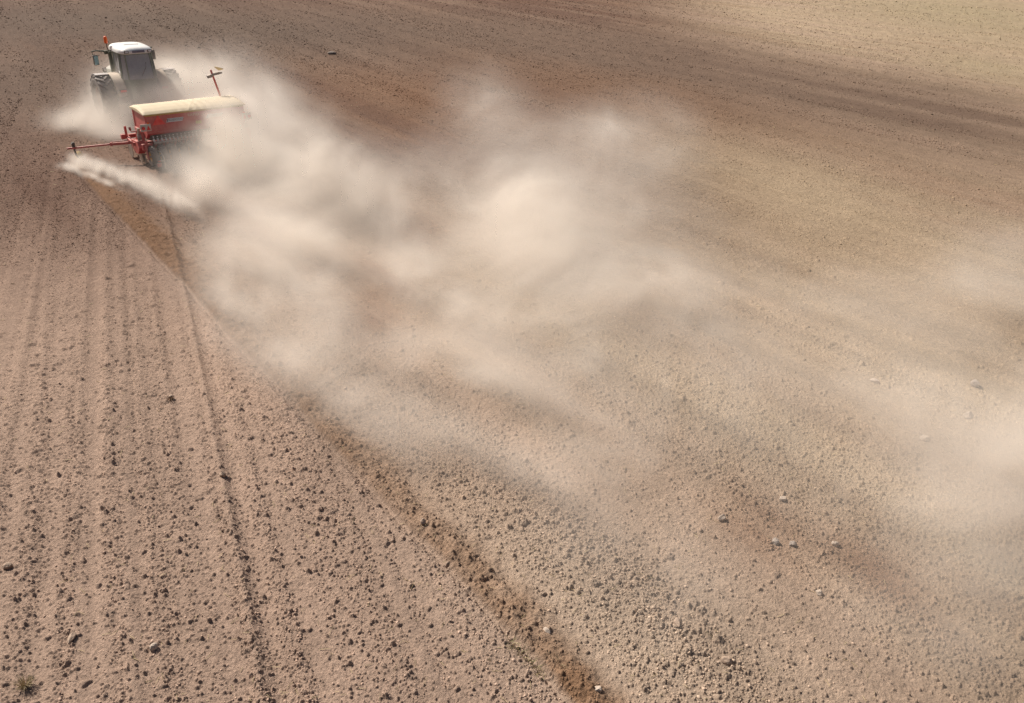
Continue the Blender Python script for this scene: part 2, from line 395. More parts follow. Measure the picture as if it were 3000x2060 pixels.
# ------------------------------------------------------------------ straw bits
def make_straw():
    r_ = np.random.default_rng(5); n = 900
    e = np.radians(r_.uniform(9, 53, n)); a = np.radians(r_.uniform(-38, 36, n)); rr = CAMH/np.tan(e); x = rr*np.sin(a); y = rr*np.cos(a)
    z = field(x, y)[0]+.012; L = r_.uniform(.02, .07, n); th = r_.uniform(0, np.pi, n); mb = MB()
    for i in range(n):
        d = Vector((math.cos(th[i]), math.sin(th[i]), r_.uniform(-.25, .4)))*L[i]
        p = Vector((x[i], y[i], z[i])); w = .0022+rr[i]*.00012
        mb.tube([p-d, p+d*.1+Vector((0, 0, .004)), p+d], w, 3)
    o = mb.build('straw_bits', mat('straw', (.62, .50, .28), .7), None)
    tag(o, 'pale bits of straw scattered between the soil clods', 'straw', kind='stuff')
make_straw()

# ------------------------------------------------------------------ single stones that stand out
stone_mats = {'pale': mat('pale_stone', (.42, .35, .29), .85, dust=.35, scale=14), 'grey': mat('grey_stone', (.22, .19, .17), .85, dust=.2, scale=14), 'brown': mat('brown_stone', (.24, .155, .11), .9, dust=.5, scale=14)}
for k_, m_ in stone_mats.items():
    nt = m_.node_tree; b_ = nt.nodes['Principled BSDF']; nn = nt.nodes.new('ShaderNodeTexNoise'); nn.inputs['Scale'].default_value = 30; nn.inputs['Detail'].default_value = 5
    tcn = [q for q in nt.nodes if q.type == 'TEX_COORD'][0]; nt.links.new(tcn.outputs['Object'], nn.inputs['Vector'])
    bu = nt.nodes.new('ShaderNodeBump'); bu.inputs['Strength'].default_value = .6; bu.inputs['Distance'].default_value = .02; nt.links.new(nn.outputs['Fac'], bu.inputs['Height']); nt.links.new(bu.outputs[0], b_.inputs['Normal'])
stones = [  # photo px (3000 wide), diameter in photo px, stretch, material, label
    (2115, 1524, 27, (1, .8, .95), 'pale', 'pale angular stone lying alone at the left edge of the brown damp patch, lower right'),
    (2856, 1130, 30, (1.2, .8, .8), 'grey', 'dark grey stone with a long shadow near the right edge'),
    (2836, 1219, 27, (1.2, .9, .75), 'pale', 'pale rounded stone half veiled by dust below the dark grey one at the right edge'),
    (2710, 1288, 25, (1.2, .9, .7), 'pale', 'pale stone dimmed by dust, second of the two veiled pale ones, further left'),
    (2562, 1117, 20, (1.3, .8, .6), 'pale', 'low flat pale stone on open soil up and left of the dark grey stone'),
    (2272, 1590, 25, (1, .8, .9), 'grey', 'left one of two dark stones side by side with dark shadows on damp soil'),
    (2322, 1597, 23, (1, .8, .8), 'grey', 'right one of two dark stones side by side with dark shadows on damp soil'),
    (2446, 1598, 21, (1, .9, .9), 'pale', 'small pale round stone right of the pair of dark stones'),
    (2398, 1740, 20, (1.1, .9, .9), 'pale', 'whitish stone below the pair of dark stones at the lower right'),
    (2292, 1463, 21, (1.1, .9, .8), 'pale', 'pale pebbly stone above the damp brown patch with a clod at its side'),
    (2129, 1938, 30, (1.15, .9, .8), 'brown', 'large brown lump at the right of the cloddy band near the bottom edge'),
    (1985, 1828, 28, (1.4, .8, .7), 'brown', 'wide flat brown lump on top of the cloddy band at the bottom right'),
    (1752, 2032, 26, (1.1, .9, .8), 'pale', 'pale stone at the bottom edge, right of the furrow end'),
    (1600, 1860, 24, (1.2, .9, .7), 'pale', 'pale flat stone just right of the furrow near the bottom'),
    (452, 1903, 24, (.9, .9, 1.1), 'pale', 'pale upright rounded stone among dark clods at the lower left'),
    (213, 1876, 24, (1.7, .7, .7), 'brown', 'long brown lump with a black shadow under it at the lower left'),
    (24, 1664, 24, (1.1, .9, .9), 'brown', 'brown clod with a large dark shadow at the left edge'),
    (972, 158, 17, (1.6, .9, .6), 'grey', 'dark flat stone alone on the far field, right of the tractor cab'),
    (502, 1170, 15, (1, 1, .9), 'brown', 'dark brown clod by the dry weed, left of the deep wheel track'),
    (655, 1403, 20, (1.1, .9, .9), 'brown', 'dark clod sitting in the wheel track in the left foreground'),
    (1240, 1545, 22, (.9, .8, 1.1), 'brown', 'reddish lump on the left lip of the furrow'),
]
for i, (px, py, dp, st_, mk, lab) in enumerate(stones):
    r_ = np.random.default_rng(100+i); p = at(px, py); dist = np.linalg.norm(p-ORG); s = dp*dist/F_PX/2
    V, Fc = ICO1; V = V.copy(); nrm = r_.standard_normal((9, 3)); nrm /= np.linalg.norm(nrm, axis=1)[:, None]
    for nn_ in nrm:                                   # facets
        dd = V@nn_; c_ = r_.uniform(.62, .85); V = V-np.where(dd > c_, dd-c_, 0)[:, None]*nn_
    V = V*(1+.05*r_.standard_normal((len(V), 1)))*np.array(st_)*s
    mb = MB(); mb.v = [tuple(v) for v in V]; mb.f = [tuple(f) for f in Fc]
    hz = float(field(np.array([p[0]]), np.array([p[1]]), np.array([.15]))[0][0])
    o = mb.build('stone', stone_mats[mk], None, loc=(p[0], p[1], hz+s*st_[2]*.45)); o.rotation_euler = (0, 0, r_.uniform(0, 6))
    tag(o, lab, 'stone', 'larger stones lying on the field')

# ------------------------------------------------------------------ dry weeds
def tuft(px, py, size, n, label, colr, spread=1.0, stretch=0.0):
    r_ = np.random.default_rng(int(px)); p = at(px, py); mb = MB()
    for i in range(n):
        a = r_.uniform(0, 6.28); q0 = r_.uniform(0, .35)*size; off = r_.uniform(-1, 1)*stretch
        b0 = Vector((math.cos(a)*q0*spread+off*math.sin(AR), math.sin(a)*q0*spread+off*math.cos(AR), 0)); L = size*r_.uniform(.5, 1.1); le = r_.uniform(.3, 1.1)
        d = Vector((math.cos(a)*le, math.sin(a)*le, 1)).normalized()*L
        mb.tube([b0, b0+d*.5+Vector((0, 0, .06*L)), b0+d-Vector((0, 0, .25*L*le))], [.0035, .003, .001], 3)
    hz = float(field(np.array([p[0]]), np.array([p[1]]), np.array([.15]))[0][0])
    o = mb.build('dry_weed', mat('dry_stalks', colr, .8), None, loc=(p[0], p[1], hz))
    tag(o, label, 'weed')
tuft(75, 2010, .17, 90, 'pale dead grass tuft with a dark shadow in the bottom left corner', (.42, .33, .20))
tuft(500, 1178, .13, 26, 'thin brown dried weed standing in the left foreground beside the deep wheel track', (.22, .14, .08))
tuft(1540, 1925, .12, 80, 'sparse yellow green grass along the left lip of the furrow near the bottom', (.34, .30, .15), 1.4, .35)
tuft(1640, 1960, .08, 30, 'few dry stalks in the furrow bottom near the lower edge', (.35, .27, .16), 1.4, .15)

# ------------------------------------------------------------------ machines: placement
HEAD = R(39.5)
hd = np.array([-math.sin(HEAD), math.cos(HEAD), 0]); rt = np.array([math.cos(HEAD), math.sin(HEAD), 0])
D0 = at(421, 335, 1.9); D0 = np.array([D0[0], D0[1], 0])+rt*1.815
T0 = np.array([-16.90, 36.12, 0])

red = mat('red_paint', (.50, .030, .040), .4, dust=.50, dustcol=(.52, .34, .27))
dkred = mat('dark_red_paint', (.36, .022, .028), .45, dust=.2)
cream = mat('dusty_tarpaulin', (.66, .56, .36), .75, dust=.45, dustcol=(.62, .50, .37), grime=.18, scale=5)
gold = mat('yellow_trim', (.50, .30, .05), .5, dust=.25)
yellow = mat('yellow_paint', (.62, .33, .03), .45, dust=.3)
black = mat('black_plastic', (.020, .021, .023), .5, dust=.25)
rubber = mat('rubber', (.035, .034, .035), .75, dust=.72, dustcol=(.36, .30, .26), scale=6)
steel = mat('bare_steel', (.45, .43, .41), .35, metal=.7, dust=.5)
grey = mat('grey_metal', (.22, .22, .23), .5, metal=.3, dust=.5)
white = mat('white_plastic', (.80, .80, .80), .4, dust=.12)
whitep = mat('white_roof', (.86, .86, .84), .35, dust=.22, dustcol=(.72, .64, .54), grime=.06)
green = mat('green_paint', (.030, .11, .065), .45, dust=.85, dustcol=(.42, .38, .32))
dkgreen = mat('dark_green_paint', (.014, .055, .038), .4, dust=.3)
fend = mat('dusty_fender', (.10, .13, .12), .6, dust=.98, dustcol=(.60, .49, .38))
orange = mat('beacon_orange', (.85, .13, .02), .25)
redlens = mat('red_lens', (.62, .02, .02), .3, grime=.1)
redtri = mat('red_triangle', (.78, .05, .045), .5, dust=.1)
plaque = mat('plaque', (.62, .63, .66), .4, dust=.15)
ink = mat('dark_lettering', (.09, .085, .10), .5)
glassm = mat('cab_glass', (.30, .33, .36), .10, dust=.95, dustcol=(.50, .48, .46), spec=.8, alpha=.82)
mirror = mat('mirror_glass', (.30, .45, .50), .06, metal=.9)
cloth = mat('seat_fabric', (.05, .055, .07), .9)

def empty(name, loc, rz):
    o = bpy.data.objects.new(name, None); col.objects.link(o); o.location = tuple(loc); o.rotation_euler = (0, 0, rz); return o

def tyre_mb(Rr, w, rim, lug, nl, n=48):
    h = w/2
    prof = [(-h*.80, rim), (-h*.98, rim+.25*(Rr-rim)), (-h, rim+.6*(Rr-rim)), (-h*.9, Rr-.06), (-h*.75, Rr-.025), (0, Rr), (h*.75, Rr-.025), (h*.9, Rr-.06), (h, rim+.6*(Rr-rim)), (h*.98, rim+.25*(Rr-rim)), (h*.80, rim), (h*.6, rim-.03), (-h*.6, rim-.03)]
    mb = MB(); mb.lathe_x(prof, (0, 0, 0), n)
    for k in range(nl):
        for sd in (-1, 1):
            t0 = 2*math.pi*(k+(.5 if sd > 0 else 0))/nl; dt = 2*math.pi/nl
            vs = []
            for (xx, ta, tb) in ((.02, .95, 1.30), (.5, .55, .86), (.98, .0, .30)):
                rr0 = Rr-(.0 if xx < .6 else .055)
                for tt in (ta, tb):
                    for ri, rad in ((0, rr0-.03), (1, rr0+lug)):
                        t = t0+tt*dt; vs.append((sd*xx*h, math.cos(t)*rad, math.sin(t)*rad))
            fs = []
            for i in (0, 4):
                fs += [(i+1, i+3, i+7, i+5), (i, i+1, i+5, i+4), (i+2, i+6, i+7, i+3)]
            fs += [(0, 2, 3, 1), (8, 9, 11, 10)]
            mb.add(vs, fs)
    return mb

def wheel(parent, name, loc, Rr, w, rim, lug, nl, rimmat, side):
    h = w/2; s = side
    prof = [(s*h*.62, rim-.028), (s*h*.60, rim-.075), (s*h*.30, rim-.10), (s*h*.05, rim*.55), (s*h*.12, rim*.40), (s*h*.30, rim*.36), (s*h*.32, .02), (-s*h*.1, .02), (-s*h*.15, rim*.5), (-s*h*.5, rim-.09), (-s*h*.6, rim-.028)]
    mb = MB(); mb.lathe_x(prof, (0, 0, 0), 32)
    for k in range(8):
        t = k*math.pi/4; mb.tube([(s*h*.05, math.cos(t)*rim*.45, math.sin(t)*rim*.45), (s*h*.2, math.cos(t)*rim*.45, math.sin(t)*rim*.45)], .018, 6)
    o = mb.build(name, rimmat, parent, smooth=True, loc=loc)
    tyre_mb(Rr, w, rim, lug, nl).build('tyre', rubber, o, smooth=False)
    return o

# ------------------------------------------------------------------ tractor
def build_tractor():
    root = empty('tractor', (T0[0], T0[1], 0), 0.70)
    tag(root, 'green tractor with a dusty white cab roof and orange beacon pulling the red seed drill', 'tractor')
    rimm = mat('rim_paint', (.16, .05, .035), .55, dust=.35)
    for sx in (-1, 1):
        o = wheel(root, 'rear_wheel', (sx*1.42, 0, .98), .98, .60, .57, .045, 19, rimm, sx); o.rotation_euler = (R(9*sx), 0, 0)
        wheel(root, 'front_wheel', (sx*.90, 2.6, .72), .72, .58, .40, .04, 17, rimm, sx)
    MB().box((0, -.05, .98), (2.1, .42, .42)).box((0, 1.3, .95), (.62, 3.2, .55)).tube([(-1.05, 0, .98), (1.05, 0, .98)], .17, 14).tube([(-.9, 2.95, .72), (.9, 2.95, .72)], .12, 12).build('chassis', grey, root, bevel=.02)
    # bonnet
    P = [(-.48, 1.05), (-.50, 1.5), (-.42, 1.82), (-.25, 1.95), (.25, 1.95), (.42, 1.82), (.50, 1.5), (.48, 1.05)]
    mb = MB(); o0 = 0; secs = [(1.15, 1.0, 0), (2.2, 1.0, -.02), (3.2, .95, -.10), (3.75, .86, -.22), (3.9, .7, -.34)]
    for y_, k, dz in secs: mb.v += [(x*k, y_, 1.05+(z-1.05)*k+dz*(z-1.05)) for x, z in P]
    for i in range(len(secs)-1):
        for j in range(8): mb.f.append((i*8+j, i*8+(j+1) % 8, (i+1)*8+(j+1) % 8, (i+1)*8+j))
    mb.f.append(tuple(range(8))); mb.f.append(tuple(range(32, 40)))
    mb.build('bonnet', green, root, bevel=.02)
    MB().tube([(.62, 1.35, 1.3), (.62, 1.35, 2.75), (.62, 1.28, 2.9)], .065, 12).build('exhaust_pipe', black, root, smooth=True)
    # cab
    cx = 0.0; before = set(bpy.data.objects)
    def ring(z, wr, wf, yr, yf): return [(cx-wr, yr, z), (cx+wr, yr, z), (cx+wf, yf, z), (cx-wf, yf, z)]
    base = [(cx-.62, -.50), (cx+.62, -.50), (cx+.86, -.15), (cx+.86, .75), (cx+.6, 1.2), (cx-.6, 1.2), (cx-.86, .75), (cx-.86, -.15)]
    mid = [(cx-.66, -.58), (cx+.66, -.58), (cx+.88, -.2), (cx+.88, .78), (cx+.62, 1.28), (cx-.62, 1.28), (cx-.88, .78), (cx-.88, -.2)]
    top = [(cx-.62, -.42), (cx+.62, -.42), (cx+.80, -.12), (cx+.80, .72), (cx+.58, 1.15), (cx-.58, 1.15), (cx-.80, .72), (cx-.80, -.12)]
    def lerp(a, b, t): return tuple(a[i]*(1-t)+b[i]*t for i in range(2))
    mb = MB(); vs = [(x, y, .95) for x, y in base]+[(x, y, 1.78) for x, y in mid]
    mb.add(vs, [tuple(range(8))[::-1], tuple(range(8, 16))]+[(i, (i+1) % 8, (i+1) % 8+8, i+8) for i in range(8)])
    body = mb.build('cab_body', green, root, bevel=.02)
    fr = MB()
    for i in range(8):
        a = (*mid[i], 1.78); b = (*top[i], 2.88); w_ = .075 if i not in (2, 7) else .10
        fr.beam(a, b, w_, w_)
        j = (i+1) % 8; fr.beam((*mid[i], 1.80), (*mid[j], 1.80), .06, .08); fr.beam((*top[i], 2.86), (*top[j], 2.86), .06, .08)
    fr.beam((cx-.84, .28, 1.8), (cx-.80, .30, 2.86), .05, .06); fr.beam((cx-.84, .05, 1.8), (cx-.78, .02, 2.86), .04, .04)
    fr.build('cab_frame', green, root, bevel=.008)
    names = {0: 'rear_window', 1: 'corner_window', 2: 'side_window', 3: 'corner_window', 4: 'windscreen', 5: 'corner_window', 6: 'side_window', 7: 'corner_window'}
    for i in range(8):
        j = (i+1) % 8; c0 = Vector((cx, .35, 2.3))
        q = [Vector((*mid[i], 1.84)), Vector((*mid[j], 1.84)), Vector((*top[j], 2.82)), Vector((*top[i], 2.82))]
        nrm = (q[1]-q[0]).cross(q[3]-q[0]).normalized()*.006
        mb = MB(); mb.add([v+nrm for v in q]+[v-nrm for v in q], [(0, 1, 2, 3), (7, 6, 5, 4)]+[(k, (k+1) % 4, (k+1) % 4+4, k+4) for k in range(4)])
        mb.build(names[i], glassm, root)
    # door frame lines, wiper, steps
    fr2 = MB(); fr2.tube([(cx, -.60, 1.95), (cx+.3, -.56, 2.3), (cx+.34, -.53, 2.5)], .012, 5); fr2.build('wiper', black, root)
    MB().box((cx, .35, 1.55), (.5, .5, .45)).box((cx, .12, 2.1), (.5, .14, .75), (R(6), 0, 0)).box((cx, .10, 2.55), (.28, .11, .2)).build('driver_seat', cloth, root, bevel=.04)
    MB().tube([(cx, 1.0, 1.7), (cx, .75, 2.05)], .04, 8).lathe_x([(.02, .19), (.02, .22), (-.02, .22), (-.02, .19)], (cx, .72, 2.1), 20).build('steering_wheel', black, root)
    # roof: rounded slab
    mb = MB(); nU = 40; levels = [(2.86, .93), (2.90, 1.0), (2.99, 1.0), (3.05, .95), (3.10, .84), (3.125, .62), (3.13, .3)]
    for z, k in levels:
        for u in range(nU):
            t = 2*math.pi*u/nU; ct, s_ = math.cos(t), math.sin(t); e = .42
            X = .90*k*math.copysign(abs(ct)**e, ct); Y = 1.02*k*math.copysign(abs(s_)**e, s_)
            mb.v.append((cx+X*(1-.10*max(0, -s_)), .38+Y, z+.012*math.cos(3*X)))
    for l in range(len(levels)-1):
        for u in range(nU): mb.f.append((l*nU+u, l*nU+(u+1) % nU, (l+1)*nU+(u+1) % nU, (l+1)*nU+u))
    mb.f.append(tuple(range(nU))[::-1]); mb.f.append(tuple((len(levels)-1)*nU+u for u in range(nU)))
    roof = mb.build('cab_roof', whitep, root, smooth=True)
    MB().box((cx, .45, 3.145), (.75, .55, .03)).build('roof_hatch', whitep, roof, bevel=.012)
    sl_ = MB().box((cx+.02, -.655, 2.965), (.62, .04, .10), (R(-8), 0, 0))
    for k in range(7): sl_.box((cx-.22+k*.08, -.68, 2.968), (.018, .01, .08), (R(-8), 0, 0))
    sl_.build('roof_vent', mat('vent_dark', (.16, .16, .22), .5, dust=.2), roof)
    for sx in (-.58, .60):
        l = MB().box((cx+sx, -.64, 2.965), (.22, .06, .12), (R(-8), 0, 0)).build('work_light', black, roof, bevel=.015)
        MB().box((cx+sx, -.675, 2.967), (.15, .02, .07), (R(-8), 0, 0)).build('lens', white, l, bevel=.005)
    # beacon, mirrors
    MB().tube([(cx-.93, .95, 2.75), (cx-.98, .97, 3.0), (cx-.98, .97, 3.14)], .022, 8).build('beacon_bracket', black, root)
    bc = MB().tube([(cx-.98, .97, 3.14), (cx-.98, .97, 3.17), (cx-.98, .97, 3.36), (cx-.98, .97, 3.41), (cx-.98, .97, 3.43)], [.075, .085, .085, .065, .02], 14).build('beacon', orange, root, smooth=True)
    MB().tube([(cx-.80, 1.05, 2.80), (cx-1.5, 1.25, 2.83), (cx-1.74, 1.22, 2.80)], [.05, .03, .025], 8).box((cx-.95, 1.09, 2.77), (.38, .10, .13), (0, 0, R(12))).tube([(cx-1.70, 1.22, 2.80), (cx-1.70, 1.20, 2.62)], .02, 6).build('mirror_arm', dkgreen, root)
    mo = MB().box((cx-1.60, 1.18, 2.46), (.27, .10, .42), (0, 0, R(8))).build('wing_mirror', black, root, bevel=.03)
    MB().box((cx-1.595, 1.122, 2.46), (.22, .015, .36), (0, 0, R(8))).build('mirror_glass', mirror, mo, bevel=.01)
    MB().tube([(cx+.80, 1.05, 2.80), (cx+1.45, 1.25, 2.83)], .03, 8).build('mirror_arm', dkgreen, root)
    MB().box((cx+1.40, 1.2, 2.52), (.25, .10, .40), (0, 0, R(-8))).build('wing_mirror', black, root, bevel=.03)
    MB().beam((cx-.90, 1.0, 1.80), (cx-.90, .98, 2.8), .16, .14).build('cab_post', dkgreen, root, bevel=.01)
    h_ = MB().tube([(cx-.9, 1.1, 1.86), (cx-1.25, 1.15, 1.84), (cx-1.3, 1.15, 2.0)], .025, 6).box((cx-1.28, 1.13, 2.06), (.17, .12, .18)).build('front_light', black, root, bevel=.02)
    MB().box((cx-1.28, 1.065, 2.06), (.13, .02, .13)).build('lens', white, h_)
    for o in set(bpy.data.objects)-before:
        if o.parent == root: o.location = (0, -.38, 0); o.scale = (.80, 1, 1)
    # fenders
    for sx in (-1, 1):
        poly = []
        for k in range(15):
            t = R(12+k*11.2); poly.append((math.cos(t)*1.10*-1, .98+math.sin(t)*1.06))
        inner = [(y*.975, .98+(z-.98)*.975) for y, z in poly][::-1]
        x0, x1 = sorted((sx*.70, sx*1.12))
        # inner mudguard: rounded box top and side cheek
        mb = MB(); mb.prism_x(poly+inner, x0, x1)
        mb.prism_x(poly+[(1.0, 1.0), (-1.0, 1.0)][::1], *sorted((sx*.70, sx*.74)))
        mb.build('fender', fend, root, smooth=True)
        p2 = [p for p in poly[6:11]]; i2 = [(y*.98, .98+(z-.98)*.98) for y, z in p2][::-1]
        mb = MB(); mb.prism_x(p2+i2, *sorted((sx*1.122, sx*1.66))); mb.build('fender_wing', mat('fender_wing', (.50, .51, .54), .5, dust=.45), root, smooth=True)
        b_ = MB().box((sx*.86, -.98, 1.42), (.30, .06, .14)).build('tail_light', black, root, bevel=.01)
        MB().box((sx*.86, -1.015, 1.42), (.24, .015, .09)).build('lens', redlens, b_)
    MB().box((-.55, -.42, 2.08), (.32, .22, .10)).tube([(-.62, -.3, 2.1), (-.62, -.3, 2.3)], .02, 6).box((-.62, -.32, 2.28), (.10, .08, .14)).build('lamp_bracket', white, root, bevel=.01)
    # linkage
    mb = MB()
    for sx in (-.42, .42): mb.beam((sx, -.2, .75), (sx*1.1, -1.15, .55), .07, .10).tube([(sx, -.25, 1.25), (sx*1.05, -.8, .62)], .03, 6)
    mb.box((0, -.45, .9), (.5, .4, .5)).beam((0, -.3, .5), (0, -1.0, .5), .12, .06)
    mb.build('hitch', black, root, bevel=.01)
    return root
build_tractor()

# ------------------------------------------------------------------ seed drill
def build_drill():
    root = empty('seed_drill', (D0[0], D0[1], 0), HEAD)
    tag(root, 'red seed drill with a long hopper under a cream tarpaulin, left marker arm lowered', 'seed drill')
    sec = [(0, 1.86), (0, 1.20), (.30, .95), (1.15, .95), (1.50, 1.20), (1.50, 1.86)]
    hop = MB().prism_x(sec, -1.80, 1.80).build('hopper', red, root, bevel=.012)
    rib = MB()
    rib.box((0, -.012, 1.215), (3.56, .025, .05))
    for x in (-1.806, 1.806): rib.prism_x([(0, 1.86), (0, 1.2), (.09, 1.2), (.09, 1.86)], x-.012, x+.012).prism_x([(1.41, 1.86), (1.41, 1.2), (1.5, 1.2), (1.5, 1.86)], x-.012, x+.012).prism_x([(.09, 1.80), (.09, 1.86), (1.41, 1.86), (1.41, 1.80)], x-.012, x+.012)
    rib.build('hopper_rim', red, hop)
    MB().box((0, -.016, 1.832), (3.60, .03, .05)).build('trim_strip', gold, hop)
    # tarpaulin with folds
    prof = [(-.075, 1.862), (-.075, 1.895), (.05, 1.955), (.32, 2.015), (.62, 2.045), (.85, 2.05), (1.1, 2.025), (1.35, 1.975), (1.56, 1.915), (1.57, 1.862)]
    pts = []
    for i in range(len(prof)-1):
        for k in range(4): t = k/4; pts.append(tuple(prof[i][q]*(1-t)+prof[i+1][q]*t for q in (0, 1)))
    pts.append(prof[-1]); nx = 150; mb = MB(); npt = len(pts)
    for i in range(nx+1):
        x = -1.87+3.74*i/nx
        for y, z in pts:
            w = 0 if z < 1.9 else 1
            fold = .010*math.sin(x*23+2.5*y)*math.exp(-((x-.15)/.9)**2)+.006*float(vn(np.array(x*9.), np.array(y*5.), 1))+.012*math.exp(-((x-.1-.5*(y-.6))/.03)**2)+.010*math.exp(-((x-.35-.8*(y-.6))/.03)**2)
            ridge = .014*math.exp(-((y-.60)/.018)**2)
            rr_ = min(1, (1.87-abs(x))/.12); z2 = 1.862+(z-1.862)*(.55+.45*math.sin(rr_*math.pi/2))
            mb.v.append((x, y, z2+w*(fold+ridge)))
    for i in range(nx):
        for k in range(npt-1): mb.f.append((i*npt+k, (i+1)*npt+k, (i+1)*npt+k+1, i*npt+k+1))
    mb.f.append(tuple(range(npt))); mb.f.append(tuple(nx*npt+k for k in range(npt))[::-1])
    tp = mb.build('tarpaulin', cream, root, smooth=True)
    MB().tube([(-1.87, -.085, 1.885), (1.87, -.085, 1.885)], .016, 6).build('tarpaulin_rail', mat('cream_rail', (.78, .68, .46), .5), tp)
    # triangle, plaques, lettering on the rear face
    def plate(pts, name, m, par, y=-.004, t=.006): return MB().prism_y(pts, y-t, y).build(name, m, par)
    plate([(-1.60, 1.48), (-1.12, 1.48), (-1.36, 1.81)], 'warning_triangle', redtri, root)
    for x0 in (-1.10, .36):
        p_ = plate([(x0, 1.53), (x0+.58, 1.53), (x0+.64, 1.665), (x0+.06, 1.665)], 'name_plate', plaque, root)
        text_mesh('VÄDERSTAD', .105, 'lettering', ink, p_, (x0+.33, -.014, 1.598), (R(90), 0, 0), .002)
        MB().prism_y([(x0+.035, 1.55), (x0+.065, 1.55), (x0+.09, 1.645), (x0+.06, 1.645)], -.016, -.010).build('emblem', ink, p_)
    text_mesh('RAPID', .13, 'lettering', mat('pale_lettering', (.60, .48, .36), .6), root, (-.10, -.008, 1.70), (R(90), 0, 0), .003, 1.2)
    MB().prism_y([(-.05, 1.36), (.16, 1.36), (.16, 1.47), (-.05, 1.47)], -.010, -.004).build('sticker', mat('yellow_sticker', (.55, .40, .10), .6), root)
    # light boards
    for sx in (-1, 1):
        xc = sx*1.86
        lb = MB().box((xc, -.10, 1.45), (.36, .03, .25)).build('light_board', mat('board_grey', (.55, .53, .48), .6, dust=.3), root, bevel=.006)
        s2 = -sx
        MB().prism_y([(xc+s2*.02, 1.36), (xc+s2*.16, 1.36), (xc+s2*.09, 1.52)], -.128, -.116).build('reflector', redlens, lb)
        MB().tube([(xc-s2*.09, -.116, 1.44), (xc-s2*.09, -.15, 1.44)], .06, 16).build('tail_lamp', redlens, lb)
        MB().box((xc+s2*.10, -.10, 1.60), (.07, .03, .05)).build('amber_lamp', orange, lb)
        MB().beam((xc, -.08, 1.45), (xc-sx*.08, .05, 1.3), .05, .04).build('bracket', red, lb)
    # seed metering: housing, outlets, tubes
    MB().prism_x([(.10, 1.19), (.08, .93), (.45, .88), (.45, 1.0)], -1.70, 1.70).build('metering_housing', black, root)
    ho = MB()
    for k in range(24):
        x = -1.62+k*.141
        o = MB().tube([(x, .075, 1.06), (x, .03, 1.06)], .022, 8).box((x, .05, .955), (.05, .07, .09)).box((x+.01, .03, .91), (.065, .08, .02)).build('seed_outlet', white, root)
        ho.tube([(x, .12, .93), (x, .16, .7), (x, .5, .45), (x, .85, .3)], .016, 5)
    ho.build('seed_hoses', black, root)
    MB().tube([(-1.62, -.28, .93), (1.62, -.28, .93)], .028, 8).tube([(-1.70, -.28, .93), (-1.45, -.28, .93)], .045, 8).build('step_rail', steel, root)
    # main frame
    mb = MB(); mb.box((0, 1.05, .62), (3.9, .16, .16)).box((0, .35, .66), (3.7, .12, .12)).box((0, 2.6, .60), (3.9, .14, .14))
    for x in (-1.2, -.4, .4, 1.2): mb.beam((x, .35, .64), (x, 2.6, .62), .09, .09)
    for x in (-1.2, 1.2): mb.beam((x, 1.05, .62), (x, .9, 1.0), .09, .09).beam((x, 2.6, .62), (x*.15, 4.9, .62), .12, .14)
    mb.build('frame', red, root, bevel=.01)
    MB().beam((0, 2.4, .62), (0, 7.0, .55), .20, .18).box((0, 7.0, .52), (.3, .3, .14)).build('drawbar', red, root, bevel=.02)
    # side modules with the red boxes, cranks and gear
    for sx in (-1, 1):
        X = sx*1.98
        mb = MB(); mb.prism_x([(.45, .88), (.30, .66), (.55, .40), (.95, .36), (1.25, .55), (1.20, .82)], *sorted((X-sx*.12, X+sx*.13)))
        mb.box((X-sx*.12, .15, .72), (.36, .10, .22)).beam((X-sx*.05, .10, .78), (X-sx*.05, -.05, .30), .06, .09).beam((X-sx*.02, .9, .8), (X-sx*.05, .75, 1.2), .09, .12)
        mb.beam((X-sx*.1, .75, 1.2), (X-sx*.13, 1.3, 1.16), .08, .12).prism_x([(.55, 1.22), (.35, .80), (.50, .80), (.78, 1.22)], *sorted((X-sx*.16, X-sx*.06)))
        mb.box((X-sx*.1, .12, .86), (.08, .08, .16))
        mb.build('side_module', red, root, bevel=.012)
        MB().box((X-sx*.12, .094, .735), (.28, .012, .04)).box((X-sx*.12, .094, .685), (.28, .012, .03)).build('side_grille', dkred, root)
        MB().tube([(X, .45, 1.34), (X, .50, 1.14)], .055, 12).build('actuator', steel, root, smooth=True)
        g = MB().lathe_x([(-.05, .02), (-.05, .11), (.05, .11), (.05, .02)], (X, .52, 1.03), 16).lathe_x([(.05, .02), (.05, .06), (.10, .06), (.10, .02)], (X, .50, .96), 12).tube([(X-.02, .5, 1.08), (X-.02, .55, .84)], .05, 8).build('gear_case', grey, root, bevel=.008)
        MB().tube([(X-sx*.02, .58, 1.22), (X+sx*.20, .62, 1.20), (X+sx*.24, .62, 1.28)], .02, 8).tube([(X+sx*.24, .60, 1.27), (X+sx*.24, .64, 1.36)], .042, 10).build('crank_handle', dkred, root, smooth=True)
        MB().tube([(X+sx*.12, .78, .78), (X+sx*.12, .78, .66)], .07, 12).build('pivot_bolt', dkred, root); MB().tube([(X+sx*.05, 1.02, .86), (X+sx*.05, 1.02, .70)], .05, 12).build('pivot_bolt', dkred, root)
        MB().beam((X, 1.25, .55), (X-sx*.05, 2.5, .60), .12, .12).beam((X, 2.3, .6), (X, 2.3, 1.05), .08, .08).box((X+sx*.12, 2.35, .66), (.14, .16, .18)).build('front_arm', red, root, bevel=.01)
        # front levelling disc, seen edge on
        MB().lathe_x([(-.008, .02), (-.008, .30), (.008, .30), (.008, .02)], (X+sx*.08, 1.75, .30), 28).build('cutting_disc', steel, root)
